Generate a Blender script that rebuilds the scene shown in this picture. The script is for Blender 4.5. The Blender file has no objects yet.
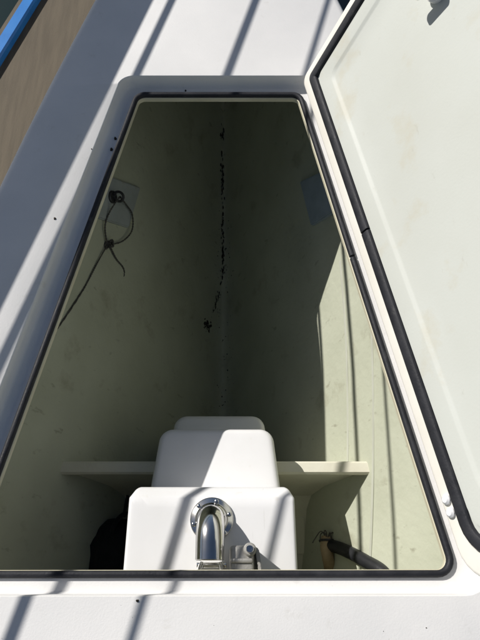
import bpy, bmesh, math, random
from mathutils import Vector, Matrix, noise
random.seed(7)
S = bpy.context.scene
COL = S.collection
R = math.radians

# ------------------------------------------------------------------ camera
cam_d = bpy.data.cameras.new('camera'); cam = bpy.data.objects.new('camera', cam_d); COL.objects.link(cam)
cam.location = (0, 0, 1.0); cam.rotation_euler = (R(90 - 64), 0, 0)
cam_d.sensor_fit = 'VERTICAL'; cam_d.sensor_height = 24; cam_d.lens = 24 * 620 / 640
cam_d.clip_start = 0.02; cam_d.clip_end = 2000
S.camera = cam
# ------------------------------------------------------------------ sky, sun, exposure
TO_SUN = Vector((-.615, .468, .6345)).normalized()
ELEV = math.asin(TO_SUN.z)
W = bpy.data.worlds.new('World'); S.world = W; W.use_nodes = True
nt = W.node_tree; bg = nt.nodes['Background']
sky = nt.nodes.new('ShaderNodeTexSky'); sky.sky_type = 'NISHITA'; sky.sun_disc = False
sky.sun_elevation = ELEV; sky.sun_rotation = math.atan2(TO_SUN.x, TO_SUN.y)
nt.links.new(sky.outputs[0], bg.inputs[0]); bg.inputs[1].default_value = 0.05
sl = bpy.data.lights.new('sun', 'SUN'); sl.energy = 4.6; sl.angle = R(.36); sl.color = (1, .96, .91)
sun = bpy.data.objects.new('sun', sl); COL.objects.link(sun)
sun.rotation_euler = TO_SUN.to_track_quat('Z', 'Y').to_euler()
S.view_settings.view_transform = 'Standard'; S.view_settings.look = 'None'
S.view_settings.exposure = 0.06; S.view_settings.gamma = 1.0; S.view_settings.use_curve_mapping = False
S.render.engine = 'CYCLES'

# ------------------------------------------------------------------ materials
def mat(name, c1, c2=None, scale=6, rough=.4, rough2=None, bump=0., bscale=80, metal=0., spots=None, coat=0., stretch=None, detail=6, fine=None, spec=None):
    m = bpy.data.materials.new(name); m.use_nodes = True
    t = m.node_tree; N = t.nodes; L = t.links; b = N['Principled BSDF']
    b.inputs['Base Color'].default_value = (*c1, 1); b.inputs['Roughness'].default_value = rough
    b.inputs['Metallic'].default_value = metal
    if coat: b.inputs['Coat Weight'].default_value = coat
    tc = N.new('ShaderNodeTexCoord'); co = tc.outputs['Object']
    if stretch:
        mp = N.new('ShaderNodeMapping'); mp.inputs['Scale'].default_value = stretch
        L.new(co, mp.inputs[0]); co = mp.outputs[0]
    cout = None
    if c2:
        n = N.new('ShaderNodeTexNoise'); n.inputs['Scale'].default_value = scale; n.inputs['Detail'].default_value = detail
        L.new(co, n.inputs['Vector'])
        r = N.new('ShaderNodeValToRGB'); r.color_ramp.elements[0].position = .35; r.color_ramp.elements[1].position = .68
        r.color_ramp.elements[0].color = (*c1, 1); r.color_ramp.elements[1].color = (*c2, 1)
        L.new(n.outputs[0], r.inputs[0]); cout = r.outputs[0]
        if rough2 is not None:
            mr = N.new('ShaderNodeMapRange'); mr.inputs['From Min'].default_value = .3; mr.inputs['From Max'].default_value = .7
            mr.inputs['To Min'].default_value = rough; mr.inputs['To Max'].default_value = rough2
            L.new(n.outputs[0], mr.inputs[0]); L.new(mr.outputs[0], b.inputs['Roughness'])
    if spots:                                    # (colour, scale, threshold, strength): grime with its own shape
        sc, ss, th, st = spots
        n2 = N.new('ShaderNodeTexNoise'); n2.inputs['Scale'].default_value = ss; n2.inputs['Detail'].default_value = 8; n2.inputs['Roughness'].default_value = .65
        L.new(co, n2.inputs['Vector'])
        r2 = N.new('ShaderNodeValToRGB'); r2.color_ramp.elements[0].position = th; r2.color_ramp.elements[1].position = min(1, th + .12)
        r2.color_ramp.elements[0].color = (0, 0, 0, 1); r2.color_ramp.elements[1].color = (st, st, st, 1)
        L.new(n2.outputs[0], r2.inputs[0])
        mx = N.new('ShaderNodeMixRGB'); mx.inputs[2].default_value = (*sc, 1); L.new(r2.outputs[0], mx.inputs[0])
        if cout: L.new(cout, mx.inputs[1])
        else: mx.inputs[1].default_value = (*c1, 1)
        cout = mx.outputs[0]
    if fine:                                     # (colour, scale, threshold, strength, stretch): fine specks, runs or scratches
        fc, fs, th, st, sv = fine
        mp2 = N.new('ShaderNodeMapping'); mp2.inputs['Scale'].default_value = sv; mp2.inputs['Rotation'].default_value = (0.1, .15, .35)
        L.new(tc.outputs['Object'], mp2.inputs[0])
        n4 = N.new('ShaderNodeTexNoise'); n4.inputs['Scale'].default_value = fs; n4.inputs['Detail'].default_value = 5; n4.inputs['Roughness'].default_value = .6
        L.new(mp2.outputs[0], n4.inputs['Vector'])
        r4 = N.new('ShaderNodeValToRGB'); r4.color_ramp.elements[0].position = th; r4.color_ramp.elements[1].position = min(1, th + .08)
        r4.color_ramp.elements[0].color = (0, 0, 0, 1); r4.color_ramp.elements[1].color = (st, st, st, 1)
        L.new(n4.outputs[0], r4.inputs[0])
        mx4 = N.new('ShaderNodeMixRGB'); mx4.inputs[2].default_value = (*fc, 1); L.new(r4.outputs[0], mx4.inputs[0])
        if cout: L.new(cout, mx4.inputs[1])
        else: mx4.inputs[1].default_value = (*c1, 1)
        cout = mx4.outputs[0]
    if spec is not None: b.inputs['Specular IOR Level'].default_value = spec
    if cout: L.new(cout, b.inputs['Base Color'])
    if bump:
        n3 = N.new('ShaderNodeTexNoise'); n3.inputs['Scale'].default_value = bscale; n3.inputs['Detail'].default_value = 4
        L.new(co, n3.inputs['Vector'])
        bp = N.new('ShaderNodeBump'); bp.inputs['Strength'].default_value = bump; bp.inputs['Distance'].default_value = .002
        L.new(n3.outputs[0], bp.inputs['Height']); L.new(bp.outputs[0], b.inputs['Normal'])
    return m

M = {
 'deck': mat('deck gelcoat', (.78, .77, .75), (.72, .715, .70), 9, .42, .55, .12, 420, spots=((.55, .53, .47), 26, .62, .35), fine=((.40, .38, .33), 170, .70, .5, (1, 1, 1))),
 'lid': mat('lid gelcoat', (.57, .59, .545), (.535, .55, .50), 5, .5, .62, .07, 240, spots=((.50, .46, .34), 8, .56, .42), fine=((.36, .34, .27), 60, .67, .35, (1, .35, 1))),
 'rim': mat('rim gelcoat', (.80, .78, .71), (.75, .72, .64), 12, .4, .5, .05, 200, spots=((.45, .40, .30), 45, .68, .4)),
 'lining': mat('locker lining', (.53, .55, .435), (.45, .468, .36), 5, .45, .62, .6, 55, spots=((.25, .23, .15), 9, .58, .45), fine=((.20, .18, .12), 34, .64, .5, (1.3, 1.3, .25))),
 'flange': mat('opening flange', (.62, .59, .44), (.54, .50, .36), 14, .5, .6, .1, 120),
 'shelf': mat('bulkhead gelcoat', (.73, .715, .60), (.64, .615, .50), 10, .5, .65, .2, 90, spots=((.25, .19, .10), 16, .63, .5)),
 'housing': mat('white housing gelcoat', (.80, .80, .80), (.74, .74, .73), 8, .28, .4, .08, 60, spots=((.55, .50, .36), 14, .60, .40), fine=((.50, .49, .45), 30, .68, .55, (6, .35, 1))),
 'rubber': mat('black rubber', (.016, .017, .021), (.028, .029, .034), 40, .5, .65, .22, 300, spec=.25, spots=((.10, .10, .095), 30, .60, .35)),
 'steel': mat('polished stainless', (.72, .71, .69), (.62, .61, .58), 30, .10, .2, .02, 90, metal=1.),
 'satin': mat('satin cast metal', (.46, .45, .42), (.38, .37, .345), 60, .42, .55, .3, 200, metal=.45),
 'darkmetal': mat('dark metal', (.09, .09, .10), (.05, .05, .05), 60, .4, .5, .2, 200, metal=.6),
 'plate': mat('grey laminated pad', (.36, .43, .48), (.29, .35, .39), 20, .5, .6, .2, 120),
 'pale_plate': mat('pale laminated pad', (.40, .44, .44), (.34, .37, .36), 20, .5, .6, .2, 120, spots=((.30, .20, .08), 24, .60, .6)),
 'rope': mat('grey cord', (.13, .12, .11), (.06, .06, .055), 300, .9, None, .8, 500),
 'dirt': mat('black grime', (.022, .019, .014), (.05, .043, .03), 90, .95, None, .6, 300),
 'bag': mat('black cloth', (.006, .006, .007), (.012, .012, .014), 30, .95, None, .6, 200),
 'hose': mat('black hose', (.012, .013, .015), (.02, .021, .024), 40, .45, None, .2, 200),
 'tan': mat('tan hose', (.40, .30, .18), (.28, .20, .11), 30, .7, None, .5, 120, spots=((.10, .06, .03), 40, .60, .7)),
 'blue': mat('blue paint', (.02, .16, .48), (.03, .20, .55), 12, .35, None, .1, 80),
 'dock': mat('brown boarding', (.115, .092, .060), (.088, .070, .045), 5, .8, None, .3, 60, stretch=(14, 1.2, 1), spots=((.07, .055, .04), 7, .64, .4)),
 'board': mat('grey board', (.10, .105, .095), (.07, .075, .07), 8, .8, None, .3, 60),
 'water': mat('harbour water', (.01, .022, .02), (.016, .03, .026), 2, .08, None, .6, 3),
 'hull': mat('hull gelcoat', (.70, .70, .68), (.65, .65, .63), 4, .3, .4),
 'white': mat('white plastic', (.80, .80, .80), (.74, .74, .74), 20, .4),
 'label': mat('label print', (.30, .30, .30), (.10, .10, .12), 250, .5),
 'bead': mat('lining seam', (.53, .545, .46), (.47, .48, .40), 12, .5),
}

# ------------------------------------------------------------------ helpers
def obj(name, bm, m, parent=None, smooth=True, sharp=38):
    bmesh.ops.recalc_face_normals(bm, faces=bm.faces)
    me = bpy.data.meshes.new(name); bm.to_mesh(me); bm.free()
    me.materials.append(M[m])
    if smooth:
        for p in me.polygons: p.use_smooth = True
        me.set_sharp_from_angle(angle=R(sharp))
    o = bpy.data.objects.new(name, me); COL.objects.link(o)
    if parent: o.parent = parent
    return o
def tag(o, label, cat, group=None):
    o['label'] = label; o['category'] = cat
    if group: o['group'] = group
    return o
def structure(o): o['kind'] = 'structure'; return o
def empty(name, loc=(0, 0, 0)):
    o = bpy.data.objects.new(name, None); o.location = loc; o.empty_display_size = .05; COL.objects.link(o); return o
def move(o, parent):
    """parent o, keeping the world place its vertices were made in"""
    o.parent = parent; o.matrix_parent_inverse = Matrix.Translation(parent.location).inverted(); return o

def offset_poly(pts, offs):
    """counter-clockwise polygon, each edge i (i -> i+1) pushed outward by offs[i]"""
    n = len(pts); L = []
    for i in range(n):
        a = Vector(pts[i]); b = Vector(pts[(i + 1) % n]); d = (b - a).normalized(); nn = Vector((d.y, -d.x))
        L.append((a + nn * offs[i], d))
    out = []
    for i in range(n):
        p, d = L[i - 1]; q, e = L[i]
        den = d.x * e.y - d.y * e.x; w = q - p
        t = (w.x * e.y - w.y * e.x) / den
        out.append(p + d * t)
    return out
def ring2d(pts, rad, seg=7, side=5):
    """rounded polygon; every ring of the same polygon has the same number of points"""
    n = len(pts); arcs = []
    for i in range(n):
        p = Vector(pts[i]); a = (Vector(pts[i - 1]) - p).normalized(); b = (Vector(pts[(i + 1) % n]) - p).normalized()
        r = rad[i] if hasattr(rad, '__len__') else rad
        ang = a.angle(b); t = r / math.tan(ang / 2); c = p + (a + b).normalized() * (r / math.sin(ang / 2))
        s = p + a * t - c; e = p + b * t - c
        a0 = math.atan2(s.y, s.x); a1 = math.atan2(e.y, e.x); da = (a1 - a0 + math.pi) % (2 * math.pi) - math.pi
        arcs.append([c + Vector((math.cos(a0 + da * k / seg), math.sin(a0 + da * k / seg))) * r for k in range(seg + 1)])
    out = []
    for i in range(n):
        out += arcs[i]; a = arcs[i][-1]; b = arcs[(i + 1) % n][0]
        out += [a.lerp(b, k / side) for k in range(1, side)]
    return out
def loft(bm, rings, closed=True, cap0=False, cap1=False):
    vr = [[bm.verts.new(p) for p in r] for r in rings]
    n = len(vr[0])
    for a, b in zip(vr, vr[1:]):
        for i in range(n if closed else n - 1):
            j = (i + 1) % n
            bm.faces.new((a[i], a[j], b[j], b[i]))
    if cap0: bm.faces.new(vr[0][::-1])
    if cap1: bm.faces.new(vr[-1])
    return vr
def sweep(bm, path, rad, n=10, cap=True, squash=None):
    """tube along a list of points; rad number or list"""
    P = [Vector(p) for p in path]; rings = []; up = None
    for i, p in enumerate(P):
        t = (P[min(i + 1, len(P) - 1)] - P[max(i - 1, 0)]).normalized()
        if up is None: up = t.orthogonal().normalized()
        up = (up - t * up.dot(t)).normalized(); sd = t.cross(up)
        r = rad[i] if hasattr(rad, '__len__') else rad
        rings.append([p + up * (math.cos(2 * math.pi * k / n) * r) + sd * (math.sin(2 * math.pi * k / n) * r * (squash or 1)) for k in range(n)])
    loft(bm, rings, True, cap, cap)
def spline(pts, per=8, closed=False):
    P = [Vector(p) for p in pts]; out = []; n = len(P)
    g = (lambda i: P[i % n]) if closed else (lambda i: P[max(0, min(n - 1, i))])
    for i in range(n if closed else n - 1):
        a, b, c, d = g(i - 1), g(i), g(i + 1), g(i + 2)
        for k in range(per):
            t = k / per
            out.append(.5 * ((2 * b) + (c - a) * t + (2 * a - 5 * b + 4 * c - d) * t * t + (3 * b - a - 3 * c + d) * t ** 3))
    if not closed: out.append(P[-1])
    return out
def cyl(bm, c, r, h, axis=(0, 0, 1), n=24, bev=.0, r2=None):
    q = Vector((0, 0, 1)).rotation_difference(Vector(axis).normalized()); c = Vector(c); r2 = r2 or r
    prof = [(r, 0), (r2, h - bev), (r2 - bev, h)] if bev else [(r, 0), (r2, h)]
    loft(bm, [[c + q @ Vector((math.cos(2 * math.pi * k / n) * a, math.sin(2 * math.pi * k / n) * a, z)) for k in range(n)] for a, z in prof], True, True, True)
def box(bm, c, s, rot=None, bev=0.004, seg=2):
    r = bmesh.ops.create_cube(bm, size=1); vs = r['verts']
    bmesh.ops.scale(bm, vec=s, verts=vs)
    if bev:
        es = list({e for v in vs for e in v.link_edges})
        rb = bmesh.ops.bevel(bm, geom=es, offset=bev, segments=seg, affect='EDGES', profile=.5)
        vs = list({v for f in rb['faces'] for v in f.verts} | {v for v in vs if v.is_valid})
    if rot: bmesh.ops.rotate(bm, cent=(0, 0, 0), matrix=rot, verts=vs)
    bmesh.ops.translate(bm, vec=c, verts=vs)
def fill_between(bm, outer, inner):
    """flat faces between two closed vertex loops"""
    es = []
    for lp in (outer, inner):
        for i in range(len(lp)):
            e = bm.edges.get((lp[i], lp[(i + 1) % len(lp)])) or bm.edges.new((lp[i], lp[(i + 1) % len(lp)]))
            es.append(e)
    bmesh.ops.triangle_fill(bm, edges=es, use_beauty=True)

# ------------------------------------------------------------------ the shape of the boat
XC = -.055                                              # the boat's centre line
def hbd(y): return max(.0, .556 - .137 * y - .05 * y * y)      # half-breadth at deck
def zk(y): return -1.05 + min(.95, .42 * max(0, (y - .55)) ** 1.6)       # keel line inside the locker
def hb(y, z):
    s = min(1, max(0, z / zk(y))); return hbd(y) * (1 - s ** 1.06)
def hull_pt(y, z, side): return Vector((XC + side * hb(y, z), y, z))
def hull_n(y, z, side):                                 # normal pointing into the locker
    a = hull_pt(y + .01, z, side) - hull_pt(y - .01, z, side); b = hull_pt(y, z + .01, side) - hull_pt(y, z - .01, side)
    n = a.cross(b).normalized(); return n if n.x * side < 0 else -n
def lift(y, dx):                                        # the crease is a fillet, not a knife edge
    h = max(hbd(y), .02); r = min(.045, .4 * h); return min(2.2, -zk(y) / h) * (math.sqrt(dx * dx + r * r) - dx)
def lining_z(y, dx): return zk(y) * max(0, 1 - dx / max(hbd(y), .02)) ** (1 / 1.06) + lift(y, dx)
YB = 2.18                                               # bow end
ZD = .025                                               # deck height; the rubber seal's top is 0

# opening, counter-clockwise from near port: near, starboard, far, port edges
T = [Vector((-.412, .071)), Vector((.315, .072)), Vector((.126, 1.031)), Vector((-.22, 1.031))]
def oring(offs, z, rad, seg=7, side=14):
    if not hasattr(offs, '__len__'): offs = [offs] * 4
    return [Vector((p.x, p.y, z)) for p in ring2d(offset_poly(T, offs), rad, seg, side)]

# ---- deck with the hatch rebate
def outline(off, z, n=26):
    ys = [-1.2 + (YB + 1.2) * (1 - (1 - k / n) ** 1.4) for k in range(n + 1)]
    st = [Vector((XC + hbd(y) + off, y, z)) for y in ys]
    pt = [Vector((XC - hbd(y) - off, y, z)) for y in reversed(ys)]
    return st + pt
bm = bmesh.new()
OUT = (.038, .050, .034, .044)                          # rebate width at the near, starboard, far and port edges
def ro(t, z, r): return oring([.0155 + (o - .0155) * t for o in OUT], z, [r + .006, r + .006, r, r])
rb = [ro(1, ZD, .034), ro(.93, ZD - .0015, .032), ro(.88, ZD - .005, .03), ro(.80, .000, .028), ro(.74, -.002, .026), ro(.60, -.005, .024),
      ro(0, -.006, .015), oring(.014, -.006, .018), oring(.002, -.006, .015)]
vr = loft(bm, rb)
oo = [outline(-.018, ZD), outline(-.009, ZD - .002), outline(-.002, ZD - .009), outline(.002, ZD - .02), outline(.002, -.06), outline(-.012, -.075)]
vo = loft(bm, oo)
fill_between(bm, vo[0], vr[0])
deck = structure(obj('deck', bm, 'deck'))
# inner flange of the opening and the deck's underside
bm = bmesh.new()
vr = loft(bm, [oring(.002, -.006, .015), oring(.000, -.008, .015), oring(.0, -.017, .015), oring(.004, -.021, .017)])
lo = [bm.verts.new(p) for p in outline(-.006, -.021)]
fill_between(bm, lo, vr[-1])
fl = obj('opening_flange', bm, 'flange', deck)
# outer hull
bm = bmesh.new()
rows = []
for k in range(13):
    z = -.06 - 1.1 * k / 12
    row = []
    for p in outline(0, 0):
        y = p.y; sd = 1 if p.x > XC else -1
        s = min(1, max(0, z / (zk(min(y, 1.9)) - .06))); h = (hbd(y) + .0) * (1 - .98 * s ** 1.35)
        row.append(Vector((XC + sd * h, y - .25 * (k / 12) * max(0, y - .4) / 1.7, z)))
    rows.append(row)
loft(bm, rows)
hull = structure(obj('hull', bm, 'hull'))

# ---- lining of the locker: both sides down to the keel
bm = bmesh.new()
NY, NZ = 110, 56
ys = [-.14 + (2.14 + .14) * k / NY for k in range(NY + 1)]
rows = []
for y in ys:
    zb = zk(y)
    prof = [(-1, j / NZ) for j in range(NZ + 1)] + [(1, j / NZ) for j in range(NZ - 1, -1, -1)]
    row = []
    for sd, s in prof:
        z = -.0205 + (zb + .0205) * s
        x = XC + sd * max(hb(y, z), .0)
        w = .0035 * noise.noise(Vector((x * 5, y * 4, z * 4))) + .0012 * noise.noise(Vector((x * 17, y * 15, z * 15)))
        row.append(Vector((x - sd * (.004 + w) * min(1, (1 - s) * 8), y, z + lift(y, abs(x - XC)) * min(1, s * 2))))
    rows.append(row)
loft(bm, rows, closed=False)
lining = structure(obj('locker_lining', bm, 'lining', sharp=50))
# aft bulkhead under the near coaming
bm = bmesh.new()
prof = [hull_pt(-.10, -.02 - .9 * k / 14, -1) for k in range(15)] + [hull_pt(-.10, -.02 - .9 * k / 14, 1) for k in range(14, -1, -1)]
loft(bm, [[p for p in prof], [p + Vector((0, -.02, 0)) for p in prof]], True, True, True)
structure(obj('aft_bulkhead', bm, 'lining', smooth=False))
# seams of the lining, starboard
for (a, b) in [((.79, -.294), (.33, -.432)), ((.61, -.251), (.0, -.455))]:
    bm = bmesh.new(); path = []
    for k in range(13):
        y = a[0] + (b[0] - a[0]) * k / 12; z = a[1] + (b[1] - a[1]) * k / 12
        path.append(hull_pt(y, z, 1) + hull_n(y, z, 1) * .0045)
    sweep(bm, path, .0036, 8)
    obj('lining_seam', bm, 'bead', lining)

# ---- bulkhead across the locker with its ledge
def across(y, z, m=.012):
    return [Vector((XC - hb(y, z) - m, y, z)), Vector((XC + hb(y, z) + m, y, z))]
def slab(bm, prof):
    """prof: list of (y, z) round the section; runs from port lining to starboard lining"""
    n = 16; rings = []
    for k in range(n + 1):
        ring = []
        for y, z in prof:
            a, b = across(y, z); p = a.lerp(b, k / n)
            ring.append(p)
        rings.append(ring)
    loft(bm, rings, True, True, True)
bm = bmesh.new()
slab(bm, [(.316, -.366), (.320, -.370), (.320, -.388), (.312, -.40), (.300, -.60), (.05, -.69), (-.10, -.73), (-.10, -.71), (.05, -.67), (.255, -.600), (.283, -.575), (.296, -.52), (.302, -.390), (.296, -.384), (.292, -.379), (.292, -.371), (.296, -.366)])
bulk = structure(obj('bulkhead', bm, 'shelf', sharp=30))

# ------------------------------------------------------------------ rubber seals
def seal(name, offs, z, w, h, parent, gap_i, rad, m='rubber', gap=.0045, xf=None):
    n = len(oring(offs, 0, rad)); c = [Vector((p.x, p.y, 0)) for p in oring(offs, 0, rad)]
    c = c[gap_i:] + c[:gap_i]
    d = (c[1] - c[0]).normalized(); d2 = (c[0] - c[-1]).normalized()
    c = [c[0] + d * gap * .5] + c[1:] + [c[0] - d2 * gap * .5]
    rings = []
    for i, p in enumerate(c):
        t = (c[min(i + 1, n)] - c[max(0, i - 1)]).normalized(); s = Vector((t.y, -t.x, 0))
        prof = [(-.5, 0), (-.5, .55), (-.36, .88), (0, 1), (.36, .88), (.5, .55), (.5, 0)]
        rings.append([p + s * (w * a) + Vector((0, 0, z + h * b)) for a, b in prof])
    bm = bmesh.new(); loft(bm, rings, True, True, True)
    if xf: bmesh.ops.transform(bm, matrix=xf, verts=bm.verts)
    o = obj(name, bm, m, parent, sharp=60)
    return o
# ring order: corner arcs (8) then 13 side points; starboard edge starts after the second corner
tag(seal('rubber_seal', [.0065] * 4, -.007, .0105, .0095, None, 8 + 13 + 8 + 7, .022), 'black rubber seal running round the lip of the locker opening', 'seal')

# ------------------------------------------------------------------ hatch lid, hinged open to starboard
B, A = T[1], T[2]; dh = (A - B).normalized(); nh = Vector((dh.y, -dh.x))
HO = .024
h0 = Vector((B.x + nh.x * HO, B.y + nh.y * HO, ZD + .002)); axis = Vector((dh.x, dh.y, 0))
LID_X = Matrix.Translation(h0) @ Matrix.Rotation(R(121), 4, axis) @ Matrix.Translation(-h0)
lid = empty('hatch_lid', h0)
def lring(d, z, rad, offs=(.034, .020, .004, .042)):
    return oring([o - d for o in offs], z, rad)
rr = [.05, .05, .022, .022]
bm = bmesh.new()
loft(bm, [lring(.05, .038, rr), lring(.012, .037, rr), lring(.004, .034, rr), lring(.0, .026, rr), lring(.0, .006, rr), lring(.0015, .003, rr), lring(.004, .002, rr),
          lring(.0205, .002, rr), lring(.021, .0045, rr)], True, True, False)
bmesh.ops.transform(bm, matrix=LID_X, verts=bm.verts)
move(obj('rim', bm, 'rim', sharp=50), lid)
bm = bmesh.new()
pr = [.05, .05, .03, .03]
loft(bm, [lring(.021, .0045, rr), lring(.0415, .0045, rr), lring(.042, .002, rr), lring(.070, .0024, rr), lring(.073, .003, rr), lring(.077, .0052, rr), lring(.081, .006, rr), lring(.12, .0062, pr)], True, False, True)
bmesh.ops.transform(bm, matrix=LID_X, verts=bm.verts)
move(obj('inner_panel', bm, 'lid', sharp=60), lid)
def lidseal():
    offs = (.034 - .031, .020 - .031, .004 - .031, .042 - .031)
    c = oring(offs, 0, [.045, .045, .006, .006]); k0 = 8 + 13 + 8 + 7
    c = c[k0:] + c[:k0]; n = len(c)
    d = (c[1] - c[0]).normalized()
    c = [c[0] + d * .002] + c[1:] + [c[0] - d * .002]
    rings = []
    for i, p in enumerate(c):
        t = (c[min(i + 1, n)] - c[max(0, i - 1)]).normalized(); s = Vector((t.y, -t.x, 0))
        prof = [(-.5, .0046), (-.5, -.001), (-.38, -.0035), (0, -.004), (.38, -.0035), (.5, -.001), (.5, .0046)]
        rings.append([p + s * (.0195 * a) + Vector((0, 0, b)) for a, b in prof])
    bm = bmesh.new(); loft(bm, rings, True, True, True)
    bmesh.ops.transform(bm, matrix=LID_X, verts=bm.verts)
    return obj('seal', bm, 'rubber', sharp=60)
move(lidseal(), lid)
def lidpt(a, b, c):
    """a along the hinge from the near corner, b out from the hinge edge, c off the underside"""
    p = h0 + axis * a - Vector((nh.x, nh.y, 0)) * b; p.z = .002 - c
    return LID_X @ p
LN = (LID_X.to_3x3() @ Vector((0, 0, -1))).normalized(); LU = axis.copy(); LV = (LID_X.to_3x3() @ Vector((-nh.x, -nh.y, 0))).normalized()
LROT = Matrix((LU, LV, LN)).transposed()
# turn-buckle latch on the underside
bm = bmesh.new()
c = lidpt(.838, .330, -.004)
cyl(bm, c, .017, .012, LN, 24, .003)
cyl(bm, c, .010, .036, LN, 20, .002)
box(bm, c + LN * .034, (.018, .046, .014), LROT, .005, 3)
lt = move(obj('latch', bm, 'white'), lid)
bm = bmesh.new(); cyl(bm, c + LN * .0405, .005, .0025, LN, 16, .001)
sc = obj('screw', bm, 'steel'); sc.parent = lt; sc.matrix_parent_inverse = Matrix.Identity(4)
for a in (.073, .092):
    bm = bmesh.new(); cyl(bm, lidpt(a, .017, -.001), .0075, .008, LN, 18, .003)
    move(obj('bumper', bm, 'white'), lid)
for a in (.16, .52, .86):                                 # hinge leaves along the starboard edge
    bm = bmesh.new(); p = h0 + axis * a
    sweep(bm, [p + axis * (-.03 + .06 * k / 4) + Vector((0, 0, -.010)) + Vector((nh.x, nh.y, 0)) * .004 for k in range(5)], .005, 10)
    move(obj('hinge', bm, 'steel'), lid)
tag(lid, 'cream white locker hatch lid swung open, showing its underside and black seal', 'hatch')

# ------------------------------------------------------------------ white stepped housing
HX = -.05
hs = empty('stepped_housing', (HX, .2, -.9))
def step(name, y0, y1, z0, z1, w0, w1, zb, rad, bev, draft=.01, fr=None):
    """block from y0 (aft) to y1 (fore), top z0 -> z1, half widths w0 -> w1; rounded fore corners"""
    poly = [(HX - w0, y0), (HX + w0, y0), (HX + w1, y1), (HX - w1, y1)]
    def r(off, dz, flat=None):
        pts = ring2d(offset_poly([Vector(p) for p in poly], [off] * 4), [max(.003, q + off) for q in (.012, .012, rad, rad)], 7, 40 if fr else 6)
        return [Vector((p.x, p.y, (flat if flat is not None else z0 + (z1 - z0) * (p.y - y0) / (y1 - y0) + dz))) for p in pts]
    rings = [r(draft, 0, zb), r(draft * .2, -bev * 3)]
    for k in range(6):
        a = math.pi / 2 * k / 5
        rings.append(r(-bev * (1 - math.cos(a)), -bev * (1 - math.sin(a))))
    rings += [r(-bev - .006, .0002), r(-bev - .012, .0003), r(-bev - .018, .0003), r(-bev - .035, .0004)]
    if fr:                                               # fore edge falls away in a soft chamfer
        for r_ in rings[1:]:
            for p in r_:
                t = max(0, p.y - fr); p.z -= t * .85
                if t: p.x += (HX - p.x) * min(.10, t * 3.2)
    bm = bmesh.new(); loft(bm, rings, True, True, True)
    return move(obj(name, bm, 'housing', sharp=45), hs)
step('top_step', -.095, .221, -.12, -.121, .148, .146, -.70, .008, .006, .006, fr=.198)
step('middle_step', .10, .372, -.250, -.288, .146, .119, -.80, .030, .013, .01)
step('lower_step', .20, .452, -.42, -.452, .122, .108, -.94, .032, .013, .012)
tag(hs, 'glossy white moulded housing descending in three steps in the locker', 'housing')

# ------------------------------------------------------------------ stainless elbow on its flange
PX, PY, PZ = -.049, .160, -.1195
ep = empty('pipe_elbow', (PX, PY, PZ))
bm = bmesh.new()
loft(bm, [[Vector((PX + math.cos(2 * math.pi * k / 40) * r, PY + math.sin(2 * math.pi * k / 40) * r, PZ + z)) for k in range(40)]
          for r, z in [(.0365, -.002), (.0375, .001), (.0375, .004), (.036, .0055), (.029, .006), (.0265, .0085), (.0245, .014), (.022, .016), (.0215, -.001)]])
move(obj('flange', bm, 'steel', sharp=50), ep)
bm = bmesh.new(); path = [(PX, PY, PZ)]
RB = .040; zs = PZ + .012
for k in range(15):
    a = R(93) * k / 14
    path.append((PX, PY - RB * (1 - math.cos(a)), zs + RB * math.sin(a)))
e = Vector(path[-1]); d = Vector((0, -math.cos(R(3)), -math.sin(R(3))))
path += [tuple(e + d * .014), tuple(e + d * .027)]
def tubering(path, r, n=32):
    P = [Vector(p) for p in path]; out = []
    for i, p in enumerate(P):
        t = (P[min(i + 1, len(P) - 1)] - P[max(i - 1, 0)]).normalized(); s = Vector((1, 0, 0)); u = s.cross(t)
        out.append([p + s * math.cos(2 * math.pi * k / n) * r + u * math.sin(2 * math.pi * k / n) * r for k in range(n)])
    return out
o_ = tubering(path, .0235); i_ = tubering(path, .0212)
loft(bm, o_ + [[p + (q - p) * .5 + d * .0008 for p, q in zip(o_[-1], i_[-1])]] + i_[::-1])
move(obj('elbow', bm, 'steel', sharp=50), ep)
for k in range(6):
    a = 2 * math.pi * (k + .25) / 6
    bm = bmesh.new(); c = Vector((PX + math.cos(a) * .0315, PY + math.sin(a) * .0315, PZ + .0052))
    loft(bm, [[c + Vector((math.cos(2 * math.pi * j / 14) * r, math.sin(2 * math.pi * j / 14) * r, z)) for j in range(14)] for r, z in [(.0042, 0), (.004, .0014), (.0028, .0024), (.0016, .0026), (.0014, .0012)]], True, True, True)
    move(obj('screw', bm, 'steel'), ep)
tag(ep, 'polished stainless pipe elbow bolted by a round flange on the white housing', 'pipe')

# ------------------------------------------------------------------ cast bracket beside it
br = empty('cast_bracket', (.015, .09, -.12))
bm = bmesh.new(); box(bm, (.003, .078, -.1), (.040, .072, .046), None, .006, 3)
box(bm, (.003, .090, -.078), (.036, .008, .010), None, .003, 2)
move(obj('body', bm, 'satin'), br)
bm = bmesh.new(); cyl(bm, (.016, .107, -.105), .0105, .036, (0, 0, 1), 24, .002)
move(obj('boss', bm, 'satin'), br)
bm = bmesh.new(); c = Vector((.016, .107, -.0695))
loft(bm, [[c + Vector((math.cos(2 * math.pi * j / 18) * r, math.sin(2 * math.pi * j / 18) * r, z)) for j in range(18)] for r, z in [(.0062, 0), (.0062, .005), (.0056, .006), (.0036, .006), (.0034, .002)]], True, True, True)
move(obj('bolt', bm, 'steel'), br)
bm = bmesh.new()
sec = [(.024, .113), (.031, .109), (.042, .040), (.035, .040)]
loft(bm, [[Vector((x, y, -.121)) for x, y in sec], [Vector((x, y, -.082)) for x, y in sec]], True, True, True)
bmesh.ops.bevel(bm, geom=list(bm.edges), offset=.0015, segments=2, affect='EDGES')
move(obj('arm', bm, 'satin'), br)
bm = bmesh.new(); box(bm, (.003, .070, -.0765), (.030, .014, .0016), None, .0006, 1)
move(obj('name_plate', bm, 'darkmetal'), br)
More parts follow.
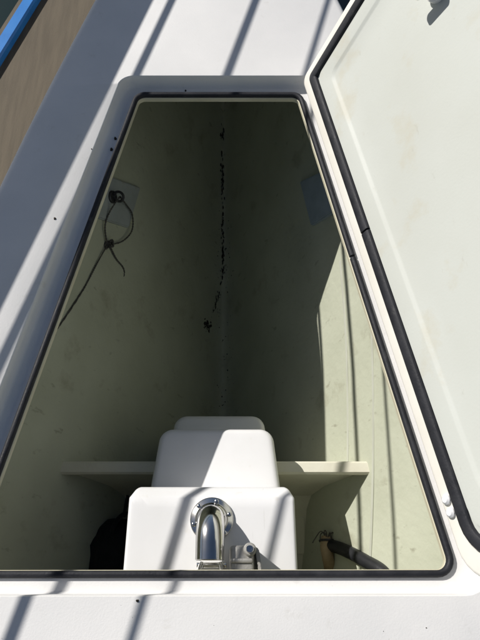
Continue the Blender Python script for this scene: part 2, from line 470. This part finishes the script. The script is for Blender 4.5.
bm = bmesh.new()
for k in range(6): box(bm, (-.008 + .0042 * k, .070, -.0752), (.0024, .0075 - .002 * (k % 2), .0008), None, 0)
pl = move(obj('plate_print', bm, 'label', smooth=False), br)
tag(br, 'grey cast metal bracket with a socket bolt right beside the pipe elbow', 'bracket')
# shackle under the pipe's mouth
bm = bmesh.new()
sweep(bm, spline([(-.064, .088, -.112), (-.066, .074, -.100), (-.054, .066, -.092), (-.040, .066, -.093), (-.030, .074, -.101), (-.032, .088, -.112)], 6), .0055, 10)
cyl(bm, (-.072, .086, -.110), .0045, .05, (1, 0, 0), 12, .001)
tag(obj('shackle', bm, 'steel'), 'small steel shackle lying under the mouth of the pipe elbow', 'shackle')

# ------------------------------------------------------------------ laminated pads on the lining
def pad(name, side, corners, th, m):
    q = [hull_pt(y, z, side) for y, z in corners]; nn = [hull_n(y, z, side) for y, z in corners]
    bm = bmesh.new()
    cen = sum(q, Vector()) / 4
    loft(bm, [[p - n * .012 for p, n in zip(q, nn)], [p + n * th for p, n in zip(q, nn)]], True, True, True)
    bmesh.ops.bevel(bm, geom=list(bm.edges), offset=.003, segments=2, affect='EDGES')
    return obj(name, bm, m)
tag(pad('backing_pad', 1, [(1.066, -.338), (1.015, -.225), (.90, -.235), (.932, -.350)], .016, 'plate'), 'blue grey square pad on the starboard wall under the hatch lid', 'pad')
tag(pad('backing_pad', -1, [(.985, -.20), (1.058, -.353), (.933, -.361), (.880, -.235)], .014, 'pale_plate'), 'pale square pad behind the knotted grey cord', 'pad')

# ------------------------------------------------------------------ cord knotted to an eye
eye = empty('eye_bolt', hull_pt(.962, -.268, -1))
n0 = hull_n(.962, -.268, -1); ec = hull_pt(.962, -.268, -1) + n0 * .016
u0 = n0.orthogonal().normalized(); v0 = n0.cross(u0)
bm = bmesh.new(); cyl(bm, ec - n0 * .006, .016, .010, n0, 20, .002); move(obj('base', bm, 'darkmetal'), eye)
bm = bmesh.new(); sweep(bm, [ec + n0 * .018 + u0 * math.cos(a) * .012 + n0 * math.sin(a) * .014 for a in [2 * math.pi * k / 20 for k in range(21)]], .0035, 8); move(obj('ring', bm, 'darkmetal'), eye)
tag(eye, 'dark eye bolt on the pale pad, holding the grey cord', 'eye bolt')
def on_wall(y, z, off=.006, side=-1): return hull_pt(y, z, side) + hull_n(y, z, side) * off
cord = empty('knotted_cord', on_wall(.851, -.316))
def cordpart(name, pts, r=.0020):
    path = spline(pts, 12); bm = bmesh.new()
    # two twisted strands
    for ph in (0, math.pi):
        P = []
        L = 0
        for i, p in enumerate(path):
            if i: L += (p - path[i - 1]).length
            t = (path[min(i + 1, len(path) - 1)] - path[max(i - 1, 0)]).normalized(); u = t.orthogonal().normalized(); v = t.cross(u)
            a = L / .014 * 2 * math.pi + ph
            P.append(p + (u * math.cos(a) + v * math.sin(a)) * r * .55)
        sweep(bm, P, r * .72, 6)
    return move(obj(name, bm, 'rope'), cord)
top = ec + n0 * .022
cordpart('loop', [top, on_wall(.972, -.315, .022), on_wall(.966, -.349, .020), on_wall(.93, -.369, .018), on_wall(.89, -.357, .012), on_wall(.854, -.321, .010)])
cordpart('loop', [top, on_wall(.92, -.272, .020), on_wall(.883, -.282, .012), on_wall(.850, -.310, .010)])
cordpart('tail', [on_wall(.852, -.318, .010), on_wall(.843, -.342, .008), on_wall(.836, -.362, .007), on_wall(.832, -.389, .007), on_wall(.824, -.402, .006), on_wall(.812, -.407, .005)])
cordpart('tail', [on_wall(.852, -.313, .010), on_wall(.786, -.301, .008), on_wall(.707, -.288, .006), on_wall(.591, -.252, .006), on_wall(.52, -.222, .005), on_wall(.46, -.17, .006)])
kc = on_wall(.851, -.316, .011)
cordpart('knot', [kc + Vector((.010 * math.cos(a), .010 * math.sin(1.5 * a + .4), .007 * math.sin(a * 2))) for a in [k * 2 * math.pi / 12 for k in range(20)]], .0026)
tag(cord, 'thin grey cord looped, knotted and trailing down the port wall of the locker', 'rope')

# ------------------------------------------------------------------ grime in the crease of the hull
bm = bmesh.new()
path = [(1.70, 0), (1.49, .0), (1.28, 0), (1.063, .002), (.99, -.012), (.92, -.034), (.865, -.05)]
def crease(y):
    for (a, xa), (b, xb) in zip(path, path[1:]):
        if b <= y <= a: return xa + (xb - xa) * (a - y) / (a - b)
    return 0
for k in range(520):
    y = .87 + .62 * random.random() ** 1.25
    dens = .5 + .5 * noise.noise(Vector((y * 22, 3, 1)))
    if random.random() > (1.1 * max(0, dens - .3) / .7 if y > 1.06 else (.8 if y < .95 else .6 * dens)): continue
    x = XC + crease(y) + random.gauss(0, .0026) - .004
    zf = lining_z(y, abs(x - XC)) + .003
    r = random.uniform(.0008, .0030) ; n = random.randint(5, 7)
    ang = random.random() * 6; c = Vector((x, y, zf))
    base = [c + Vector((math.cos(ang + 6.283 * j / n) * r * random.uniform(.6, 1.3), math.sin(ang + 6.283 * j / n) * r * 3.2 * random.uniform(.6, 1.3), -.002)) for j in range(n)]
    loft(bm, [base, [c + (p - c) * .6 + Vector((0, 0, .004)) for p in base]], True, False, True)
for k in range(70):                                   # clot where the streak ends
    x = XC - .052 + random.gauss(0, .005); y = .868 + random.gauss(0, .010)
    c = Vector((x, y, lining_z(y, abs(x - XC)) + .003 + random.random() * .005)); r = random.uniform(.002, .006)
    base = [c + Vector((math.cos(6.283 * j / 6) * r * random.uniform(.6, 1.2), math.sin(6.283 * j / 6) * r * random.uniform(.6, 1.5), -.004)) for j in range(6)]
    loft(bm, [base, [c + (p - c) * .55 + Vector((0, 0, .006)) for p in base]], True, False, True)
for k in range(170):                                  # stray crumbs washed down around it
    y = random.uniform(.48, 1.25); x = XC + random.gauss(0, .035 + .06 * max(0, 1.1 - y))
    if abs(x - XC) > .14: continue
    c = Vector((x, y, lining_z(y, abs(x - XC)) + .004)); r = random.uniform(.0006, .0022)
    base = [c + Vector((math.cos(6.283 * j / 5) * r * random.uniform(.6, 1.3), math.sin(6.283 * j / 5) * r * random.uniform(.6, 1.8), -.003)) for j in range(5)]
    loft(bm, [base, [c + (p - c) * .6 + Vector((0, 0, .002)) for p in base]], True, False, True)
gr = obj('grime', bm, 'dirt'); gr['kind'] = 'stuff'; tag(gr, 'black crumbly grime streak along the crease of the bow', 'dirt')

# ------------------------------------------------------------------ things below the ledge
def blob(name, c, s, m, seed, amp=.18, parent=None):
    bm = bmesh.new(); bmesh.ops.create_icosphere(bm, subdivisions=4, radius=1)
    for v in bm.verts:
        n = noise.fractal(v.co * 1.6 + Vector((seed, 0, 0)), 1.0, 2.0, 4)
        p = v.co * (1 + amp * n)
        p = Vector((math.copysign(abs(p.x) ** .8, p.x), math.copysign(abs(p.y) ** .8, p.y), max(-.7, p.z)))
        v.co = Vector((c[0] + p.x * s[0], c[1] + p.y * s[1], c[2] + p.z * s[2]))
    return obj(name, bm, m, parent, sharp=180)
bag = empty('duffel_bag', (-.27, .14, -.68))
move(blob('body', (-.29, .125, -.575), (.085, .105, .105), 'bag', 3.1), bag)
bm = bmesh.new(); sweep(bm, spline([(-.30, .16, -.50), (-.285, .20, -.470), (-.262, .225, -.475), (-.235, .215, -.50), (-.21, .19, -.53)], 8), .008, 8, squash=.4)
move(obj('strap', bm, 'bag'), bag)
bm = bmesh.new(); sweep(bm, spline([(-.268, .22, -.485), (-.262, .245, -.468), (-.258, .262, -.460)], 6), .006, 8, squash=.5)
move(obj('strap', bm, 'bag'), bag)
tag(bag, 'black cloth bag with a strap stowed below the ledge', 'bag')
bm = bmesh.new(); sweep(bm, spline([(.212, .160, -.520), (.236, .146, -.480), (.266, .120, -.422), (.297, .090, -.372), (.31, .05, -.362), (.27, .00, -.42), (.19, -.05, -.56)], 10), [.014] * 61, 16)
tag(obj('rubber_hose', bm, 'hose'), 'black rubber hose leaning on the starboard wall below the ledge', 'hose')
tan = empty('tan_hose', (.2, .17, -.63))
bm = bmesh.new(); sweep(bm, spline([(.204, .178, -.528), (.200, .160, -.526), (.204, .130, -.528), (.213, .100, -.570), (.216, .04, -.61)], 8), .014, 14)
move(obj('tube', bm, 'tan'), tan)
bm = bmesh.new(); sweep(bm, [Vector((.203 + .0165 * math.cos(a), .172, -.528 + .0165 * math.sin(a))) for a in [2 * math.pi * k / 24 for k in range(25)]], .003, 6)
move(obj('clamp', bm, 'darkmetal'), tan)
tag(tan, 'short tan hose with a dark clamp next to the black hose', 'hose')
fr = []
for k, (a, L, dz) in enumerate([(-1.9, .030, .004), (-.9, .018, .010), (-.2, .026, .002), (.5, .015, .012), (1.4, .022, .0)]):   # loose wires above the clamp
    bm = bmesh.new(); st = Vector((.203, .174, -.523)); dx, dy = math.sin(a), math.cos(a)
    sweep(bm, spline([st, st + Vector((dx * L * .5, .006 + L * .35, .008 + dz)), st + Vector((dx * L, .006 + dy * L * .5, .004)), st + Vector((dx * L * 1.2, dy * L * .4 - .004, -.004 + dz))], 6), .0014, 6)
    move(obj('wire', bm, 'rope'), tan)
# inspection panel let into the bulkhead foot
bm = bmesh.new()
def foot(x, y, off): return Vector((x, y, -.67 + (.07 / .205) * (y - .05) + off))
poly = [(.112, .150), (.162, .150), (.162, .238), (.112, .238)]
pts = ring2d([Vector(p) for p in poly], .008, 5, 3); pin = ring2d(offset_poly([Vector(p) for p in poly], [-.003] * 4), .006, 5, 3)
loft(bm, [[foot(p.x, p.y, -.006) for p in pts], [foot(p.x, p.y, .0012) for p in pts], [foot(p.x, p.y, .003) for p in pin]], True, True, True)
obj('inspection_panel', bm, 'shelf', bulk, sharp=20)

# ------------------------------------------------------------------ dock on the port side
bm = bmesh.new()
dk = [(-1.97, -2.5), (-.90, -2.5), (-.76, -.6), (-.53, .9), (-.34, 1.8), (.2, 4.5), (-.07, 4.5)]
loft(bm, [[Vector((x, y, -.75)) for x, y in dk], [Vector((x, y, -.455)) for x, y in dk], [Vector((x - .006, y, -.45)) for x, y in dk]], True, True, True)
structure(obj('dock', bm, 'dock', sharp=20))
bm = bmesh.new()
loft(bm, [[Vector((x, y, -1.15)) for x, y in [(-400, -400), (400, -400), (400, 400), (-400, 400)]]], True, False, True)
structure(obj('water', bm, 'water'))
# kick beam on the dock; unseen board and rails above, added for deck shadows
FM, FX = .27, -1.233
def fl_(y, z, dx=0): return Vector((FX + FM * y + dx, y, z))
fence = empty('shadow_fence', fl_(1.0, -.45))
Y0, Y1 = -1.6, 3.9
bm = bmesh.new(); loft(bm, [[fl_(y, -.452, -.03), fl_(y, -.43, -.03), fl_(y, -.424, -.024), fl_(y, -.424, .010), fl_(y, -.43, .016), fl_(y, -.452, .016)] for y in (Y0, Y1)], True, True, True)
move(obj('kick_beam', bm, 'blue', smooth=False), fence)
bm = bmesh.new(); loft(bm, [[fl_(y, ZD + .462, -.018), fl_(y, ZD + .580, -.018), fl_(y, ZD + .580, 0), fl_(y, ZD + .462, 0)] for y in (Y0, Y1)], True, True, True)
move(obj('board', bm, 'board', smooth=False), fence)
for h, rt in ((.627, .0065), (.795, .0068), (.94, .0048)):
    bm = bmesh.new(); sweep(bm, [fl_(Y0 + (Y1 - Y0) * k / 6, ZD + h, -.012) for k in range(7)], rt, 16)
    move(obj('rail', bm, 'steel'), fence)
for y in (-1.5, 3.75):
    bm = bmesh.new(); sweep(bm, [fl_(y, -.46, -.035), fl_(y, .3, -.035), fl_(y, 1.0, -.035)], .02, 14)
    move(obj('post', bm, 'steel'), fence)
tag(fence, 'blue kick beam on the brown dock, with unseen grey board and steel rails added to cast shadows', 'fence')

# ------------------------------------------------------------------ grit lying on the deck and in the rebate
bm = bmesh.new()
def crumb(c, r):
    c = Vector(c); n = 6
    base = [c + Vector((math.cos(6.283 * j / n) * r * random.uniform(.6, 1.3), math.sin(6.283 * j / n) * r * random.uniform(.6, 1.3), -.0006)) for j in range(n)]
    loft(bm, [base, [c + (p - c) * .6 + Vector((0, 0, r * .9)) for p in base]], True, False, True)
for c, r in [((-.147, .028, ZD), .0028), ((-.352, .69, ZD), .0032), ((-.30, .86, ZD), .0018), ((-.12, 1.052, -.005), .0025), ((-.262, .915, -.005), .004), ((-.268, .885, -.005), .004)]: crumb(c, r)
for k in range(18):
    x, y = random.uniform(-.5, .4), random.choice((random.uniform(-.04, .025), random.uniform(1.09, 1.4)))
    if abs(x - XC) < hbd(y) - .03: crumb((x, y, ZD), random.uniform(.0004, .0012))
g = obj('grit', bm, 'dirt'); g['kind'] = 'stuff'; tag(g, 'dark crumbs of grit scattered on the white deck', 'grit')
